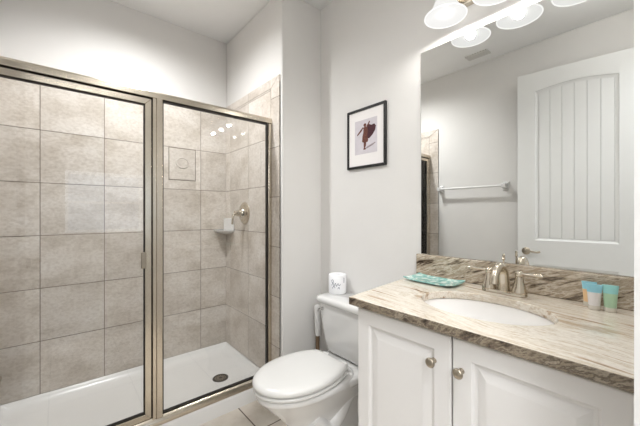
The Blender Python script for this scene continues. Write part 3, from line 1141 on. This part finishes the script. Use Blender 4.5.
# print inside the mat
qy1, qy0 = PY1_ - 0.066, PY0 + 0.066     # left and right edges as seen from the room
qz0, qz1 = PZ0 + 0.088, PZ1 - 0.075
bm = NB()
box(bm, xp - 0.0108, xp - 0.0100, qy0, qy1, qz0, qz1)
pr = part('print', bm, M['print_bg'], pic)


def flat(name, polys, mat, d):
    bm = NB()
    for poly in polys:
        pa = [(xp - d, qy1 + (qy0 - qy1) * u, qz0 + (qz1 - qz0) * v) for u, v in poly]
        pb = [(xp - d - 0.0003, p[1], p[2]) for p in pa]
        prism(bm, pa, pb)
    return part(name, bm, M[mat], pr)


def blob(cu, cv, ru, rv, n=14, rot=0):
    return [(cu + ru * math.cos(2 * PI * k / n) * math.cos(rot) - rv * math.sin(2 * PI * k / n) * math.sin(rot),
             cv + ru * math.cos(2 * PI * k / n) * math.sin(rot) + rv * math.sin(2 * PI * k / n) * math.cos(rot)) for k in range(n)]


flat('cast_shade', [[(0.44, 0.135), (0.58, 0.145), (0.80, 0.20), (0.95, 0.27), (0.90, 0.28), (0.72, 0.235), (0.55, 0.19)]], 'print_shadow', 0.0108)
flat('cape', [[(0.56, 0.80), (0.66, 0.83), (0.76, 0.79), (0.88, 0.81), (0.95, 0.74), (0.92, 0.62), (0.80, 0.50), (0.66, 0.42), (0.56, 0.44), (0.50, 0.55)]], 'print_cape', 0.0110)
flat('dancer', [blob(0.47, 0.835, 0.065, 0.05),
                [(0.40, 0.76), (0.47, 0.80), (0.57, 0.77), (0.60, 0.66), (0.57, 0.52), (0.62, 0.40), (0.60, 0.33), (0.44, 0.31), (0.34, 0.36), (0.36, 0.52), (0.40, 0.62)],
                [(0.40, 0.76), (0.30, 0.66), (0.12, 0.56), (0.10, 0.59), (0.26, 0.71), (0.38, 0.79)],
                [(0.57, 0.77), (0.66, 0.84), (0.70, 0.91), (0.66, 0.92), (0.60, 0.85), (0.53, 0.79)],
                [(0.42, 0.34), (0.53, 0.34), (0.52, 0.24), (0.48, 0.17), (0.52, 0.12), (0.40, 0.115), (0.42, 0.18), (0.41, 0.26)]], 'print_body', 0.0113)

# ------------------------------------------------------------------ vanity light
LX = 1.335
LYS = (0.690, 0.475, 0.262)
ZR = CAM_Z + 0.89
vl = empty('vanity_light', (XM, 0.48, 2.21), 'three-shade nickel vanity light on the wall above the mirror', 'vanity light')
bm = NB()
prism(bm, [(XM - 0.001, 0.20, 2.205), (XM - 0.001, 0.76, 2.205), (XM - 0.001, 0.76, 2.285), (XM - 0.001, 0.20, 2.285)],
      [(XM - 0.028, 0.21, 2.212), (XM - 0.028, 0.75, 2.212), (XM - 0.028, 0.75, 2.278), (XM - 0.028, 0.21, 2.278)])
part('back_plate', bm, M['nickel'], vl, bevel=0.004)
prof = [(0.024, 0.118), (0.031, 0.112), (0.035, 0.098), (0.042, 0.075), (0.054, 0.045), (0.070, 0.020), (0.084, 0.006), (0.090, 0.0)]
for ly in LYS:
    bm = NB()
    tube(bm, smooth_path([(XM - 0.024, ly, 2.245), (XM - 0.07, ly, 2.262), (LX + 0.015, ly, 2.285), (LX, ly, 2.275), (LX, ly, 2.262)], 6), 0.0085, 12)
    part('arm', bm, M['nickel'], vl, smooth=True)
    bm = NB()
    lathe(bm, [(0.012, 2.268), (0.028, 2.262), (0.030, 2.245), (0.030, 2.228)], (LX, ly, 0), n=24)
    part('socket', bm, M['nickel'], vl, smooth=True, angle=50)
    bm = NB()
    inner = [(r - 0.003, h + 0.0006) for r, h in prof]
    lathe(bm, prof + inner[::-1], (LX, ly, ZR), n=40, cap0=False, cap1=False)
    sh = part('shade', bm, M['shade'], vl, smooth=True, angle=70)
    bm = NB()
    tube(bm, [(LX + 0.0885 * math.cos(2 * PI * k / 40), ly + 0.0885 * math.sin(2 * PI * k / 40), ZR) for k in range(41)], 0.0028, 8, caps=False)
    part('rim', bm, M['shade_rim'], sh, smooth=True)
    bm = NB()
    lathe(bm, [(0.012, 0.112), (0.014, 0.105), (0.022, 0.092), (0.026, 0.078), (0.024, 0.063), (0.015, 0.053), (0.004, 0.050)], (LX, ly, ZR), n=24)
    part('bulb', bm, M['bulb'], vl, smooth=True)
    d = bpy.data.lights.new('bulb_light', 'POINT')
    d.energy = BULB_W
    d.color = (1.0, 0.985, 0.96)
    d.shadow_soft_size = 0.022
    o = bpy.data.objects.new('bulb_light', d)
    COL.objects.link(o)
    o.location = (LX, ly, ZR + 0.016)

# ------------------------------------------------------------------ wall opposite the mirror: towel bar, door, vent
tbz = CAM_Z + 0.255
tw = empty('towel_bar', (XL, 1.375, tbz), 'white towel bar on the wall opposite the mirror', 'towel bar')
bm = NB()
tube(bm, [(XL + 0.062, 1.07, tbz), (XL + 0.062, 1.69, tbz)], 0.010, 16)
part('bar', bm, M['plastic_white'], tw, smooth=True)
for y in (1.06, 1.692):
    bm = NB()
    loft(bm, [[(XL + d, y + a * s, tbz + b_ * s2) for a, b_ in ((-1, -1), (1, -1), (1, 1), (-1, 1))] for d, s, s2 in ((0.0005, 0.027, 0.042), (0.008, 0.027, 0.042), (0.014, 0.020, 0.030), (0.045, 0.016, 0.020), (0.075, 0.017, 0.019), (0.080, 0.013, 0.015))])
    part('bracket', bm, M['porcelain'], tw, bevel=0.003)

# interior door, swung open against that wall
DF = -0.228         # face seen in the mirror
DB = DF - 0.035
DY0, DY1, DZ0, DZ1 = 0.135, 0.928, 0.012, 2.425
door = bpy.data.objects.new('door_1', None)
COL.objects.link(door)
door.location = (DF, DY0, 0)
door['kind'] = 'structure'
sw, swh = 0.125, 0.155
uz0, uz1, rise = 1.005, 2.265, 0.030
lz0, lz1 = 0.22, 0.80
bm = NB()
box(bm, DB, DF, DY0, DY0 + swh, DZ0, DZ1)
box(bm, DB, DF, DY1 - sw, DY1, DZ0, DZ1)
box(bm, DB, DF, DY0 + swh, DY1 - sw, DZ0, lz0)
box(bm, DB, DF, DY0 + swh, DY1 - sw, lz1, uz0)
A, B = DY0 + swh, DY1 - sw
arc = [(A + (B - A) * k / 16, uz1 + rise * math.sin(PI * k / 16)) for k in range(17)]
for (ya, za), (yb, zb) in zip(arc[:-1], arc[1:]):
    prism(bm, [(DB, ya, za), (DB, yb, zb), (DB, yb, DZ1), (DB, ya, DZ1)], [(DF, ya, za), (DF, yb, zb), (DF, yb, DZ1), (DF, ya, DZ1)])
bmesh.ops.remove_doubles(bm, verts=bm.verts[:], dist=1e-5)
part('leaf', bm, M['door'], door)


def arch_loop(i, dx, arched=True, z0=uz0, z1=uz1):
    pts = [(DF - dx, A + i, z0 + i), (DF - dx, B - i, z0 + i)]
    n = 16
    for k in range(n, -1, -1):
        t = k / n
        pts.append((DF - dx, A + i + (B - A - 2 * i) * t, z1 - i + (rise * math.sin(PI * t) if arched else 0)))
    return pts


for nm, arched, z0, z1 in (('plank_panel', True, uz0, uz1), ('lower_panel', False, lz0, lz1)):
    bm = NB()
    loft(bm, [arch_loop(i, d, arched, z0, z1) for i, d in ((0.0, 0.0), (0.006, 0.006), (0.016, 0.010), (0.024, 0.012))], False, False)
    # planks with V-grooves between them
    ya, yb = A + 0.024, B - 0.024
    npl = 6
    wp = (yb - ya) / npl
    for k in range(npl):
        y0_, y1_ = ya + k * wp, ya + (k + 1) * wp
        def top_at(y):
            return z1 - 0.024 + (rise * math.sin(PI * (y - ya) / (yb - ya)) if arched else 0)
        cols = [(y0_, 0.014), (y0_ + 0.003, 0.009), (y0_ + wp * 0.5, 0.009), (y1_ - 0.003, 0.009), (y1_, 0.014)]
        for (p, dp), (q, dq) in zip(cols[:-1], cols[1:]):
            bm.faces.new([bm.verts.new(c) for c in ((DF - dp, p, z0 + 0.024), (DF - dq, q, z0 + 0.024), (DF - dq, q, top_at(q)), (DF - dp, p, top_at(p)))])
    bm.faces.new([bm.verts.new(c) for c in arch_loop(0.0, 0.028, arched, z0, z1)])
    part(nm, bm, M['door'], door)
# lever handle
kx, ky, kz = DF, 0.865, CAM_Z - 0.325
bm = NB()
lathe(bm, [(0.032, 0), (0.032, 0.005), (0.026, 0.010), (0.013, 0.013), (0.012, 0.045), (0.010, 0.052)], (kx, ky, kz), 'x', 28)
dh = part('handle', bm, M['nickel_dark'], door, smooth=True)
bm = NB()
tube(bm, smooth_path([(kx + 0.044, ky + 0.008, kz), (kx + 0.046, ky - 0.030, kz + 0.002), (kx + 0.044, ky - 0.075, kz - 0.004), (kx + 0.042, ky - 0.105, kz + 0.002)], 5), [0.010] * 5 + [0.008] * 10 + [0.007], 12)
part('handle_lever', bm, M['nickel_dark'], dh, smooth=True)
bm = NB()
box(bm, DB + 0.006, DF - 0.006, DY1, DY1 + 0.0015, kz - 0.03, kz + 0.03)
part('latch_plate', bm, M['dark'], door)
door.rotation_euler = (0, 0, -0.124)
bm = NB()
for z in (0.25, 1.2, 2.2):
    tube(bm, [(DF + 0.002, DY0 - 0.008, z - 0.045), (DF + 0.002, DY0 - 0.008, z + 0.045)], 0.007, 10)
part('hinge', bm, M['nickel_dark'], door, smooth=True)

# exhaust vent in the ceiling
cv = empty('ceiling_vent', (-0.08, 1.24, H), 'small white exhaust grille in the ceiling seen in the mirror', 'vent')
bm = NB()
vx0, vx1, vy0, vy1 = -0.135, -0.035, 1.14, 1.34
for q in ((vx0, vx1, vy0, vy0 + 0.02), (vx0, vx1, vy1 - 0.02, vy1), (vx0, vx0 + 0.02, vy0 + 0.02, vy1 - 0.02), (vx1 - 0.02, vx1, vy0 + 0.02, vy1 - 0.02)):
    box(bm, *q, H - 0.010, H - 0.0005)
part('frame', bm, M['vent'], cv, bevel=0.003)
bm = NB()
box(bm, vx0 + 0.02, vx1 - 0.02, vy0 + 0.02, vy1 - 0.02, H - 0.002, H - 0.0006)
part('backing', bm, M['dark'], cv)
bm = NB()
for k in range(6):
    x = vx0 + 0.023 + k * 0.0095
    prism(bm, [(x, vy0 + 0.02, H - 0.009), (x + 0.006, vy0 + 0.02, H - 0.003), (x + 0.0075, vy0 + 0.02, H - 0.004), (x + 0.0015, vy0 + 0.02, H - 0.010)],
          [(x, vy1 - 0.02, H - 0.009), (x + 0.006, vy1 - 0.02, H - 0.003), (x + 0.0075, vy1 - 0.02, H - 0.004), (x + 0.0015, vy1 - 0.02, H - 0.010)])
part('slats', bm, M['vent'], cv)

# ------------------------------------------------------------------ the room beyond the doorway (seen only as reflections)
wallbox('floor_bedroom', -1.6, 2.6, -4.1, -0.07, -0.06, 0, m='carpet')
wallbox('ceiling_bedroom', -1.6, 2.6, -4.1, -0.07, 2.68, 2.74, m='ceiling')
wallbox('wall_bedroom_left', -1.7, -1.6, -4.1, -0.07, 0, 2.68)
wallbox('wall_bedroom_right', 2.6, 2.7, -4.1, -0.07, 0, 2.68)
wallbox('wall_bedroom_near', XM + 0.1, 2.7, -0.07, 0.03, 0, 2.74)
wallbox('wall_bedroom_side', -1.7, XL - 0.1, -0.07, 0.03, 0, 2.74)
bm = NB()
WX0, WX1, WZ0, WZ1 = 0.10, 1.40, 0.85, 2.05
box(bm, -1.6, WX0, -4.1, -4.0, 0, 2.68)
box(bm, WX1, 2.6, -4.1, -4.0, 0, 2.68)
box(bm, WX0, WX1, -4.1, -4.0, 0, WZ0)
box(bm, WX0, WX1, -4.1, -4.0, WZ1, 2.68)
struct(link('wall_bedroom_back', bm, M['wall']))
bm = NB()
for q in ((WX0, WX0 + 0.05, WZ0, WZ1), (WX1 - 0.05, WX1, WZ0, WZ1), (WX0, WX1, WZ0, WZ0 + 0.05), (WX0, WX1, WZ1 - 0.05, WZ1), (WX0, WX1, (WZ0 + WZ1) / 2 - 0.02, (WZ0 + WZ1) / 2 + 0.02)):
    box(bm, q[0], q[1], -4.06, -4.01, q[2], q[3])
struct(link('window_1', bm, M['trim']))

# added, unseen fill light built as a glowing globe under a nickel canopy
def fill_globe(x, y, strength, label):
    lamp = empty('fill_globe_light', (x, y, H), label, 'added fill light')
    bm = NB()
    lathe(bm, [(0.075, -0.0005), (0.075, -0.012), (0.060, -0.022), (0.045, -0.030), (0.045, -0.040)], (x, y, H), n=32)
    part('canopy', bm, M['nickel'], lamp, smooth=True)
    bm = NB()
    lathe(bm, [(0.044, -0.0405), (0.070, -0.055), (0.085, -0.080), (0.088, -0.105), (0.078, -0.135), (0.055, -0.160), (0.025, -0.173), (0.004, -0.175)], (x, y, H), n=32)
    part('globe', bm, shade_mat('fill_globe_glass', (0.9, 0.9, 0.9, 1), strength, 0.0), lamp, smooth=True)
    return lamp


# added light over the shower, out of view, to brighten tile and pan
dx_, dy_ = 0.38, 1.96
rl = empty('shower_fill_light', (dx_, dy_, H), 'added round fill light in the ceiling over the shower, out of view', 'added fill light')
bm = NB()
lathe(bm, [(0.060, -0.0005), (0.090, -0.0005), (0.090, -0.004), (0.082, -0.007), (0.062, -0.007), (0.060, -0.0005)], (dx_, dy_, H), n=36, cap0=False, cap1=False)
part('trim_ring', bm, M['trim'], rl, smooth=True)
bm = NB()
lathe(bm, [(0.059, -0.0004), (0.059, -0.003)], (dx_, dy_, H), n=36)
part('lens', bm, shade_mat('fill_lens', (0.9, 0.9, 0.9, 1), 4.0, 0.0), rl)
d = bpy.data.lights.new('fill_spot', 'SPOT')
d.energy = SHOWER_FILL_W
d.spot_size = math.radians(161)
d.spot_blend = 1.0
d.shadow_soft_size = 0.06
d.color = (0.98, 0.99, 1.0)
o = bpy.data.objects.new('fill_spot', d)
COL.objects.link(o)
o.location = (dx_, dy_, H - 0.03)

fill_globe(0.42, 0.20, FILL_GLOBE, 'added fill globe on the ceiling just inside the bathroom doorway, out of view')
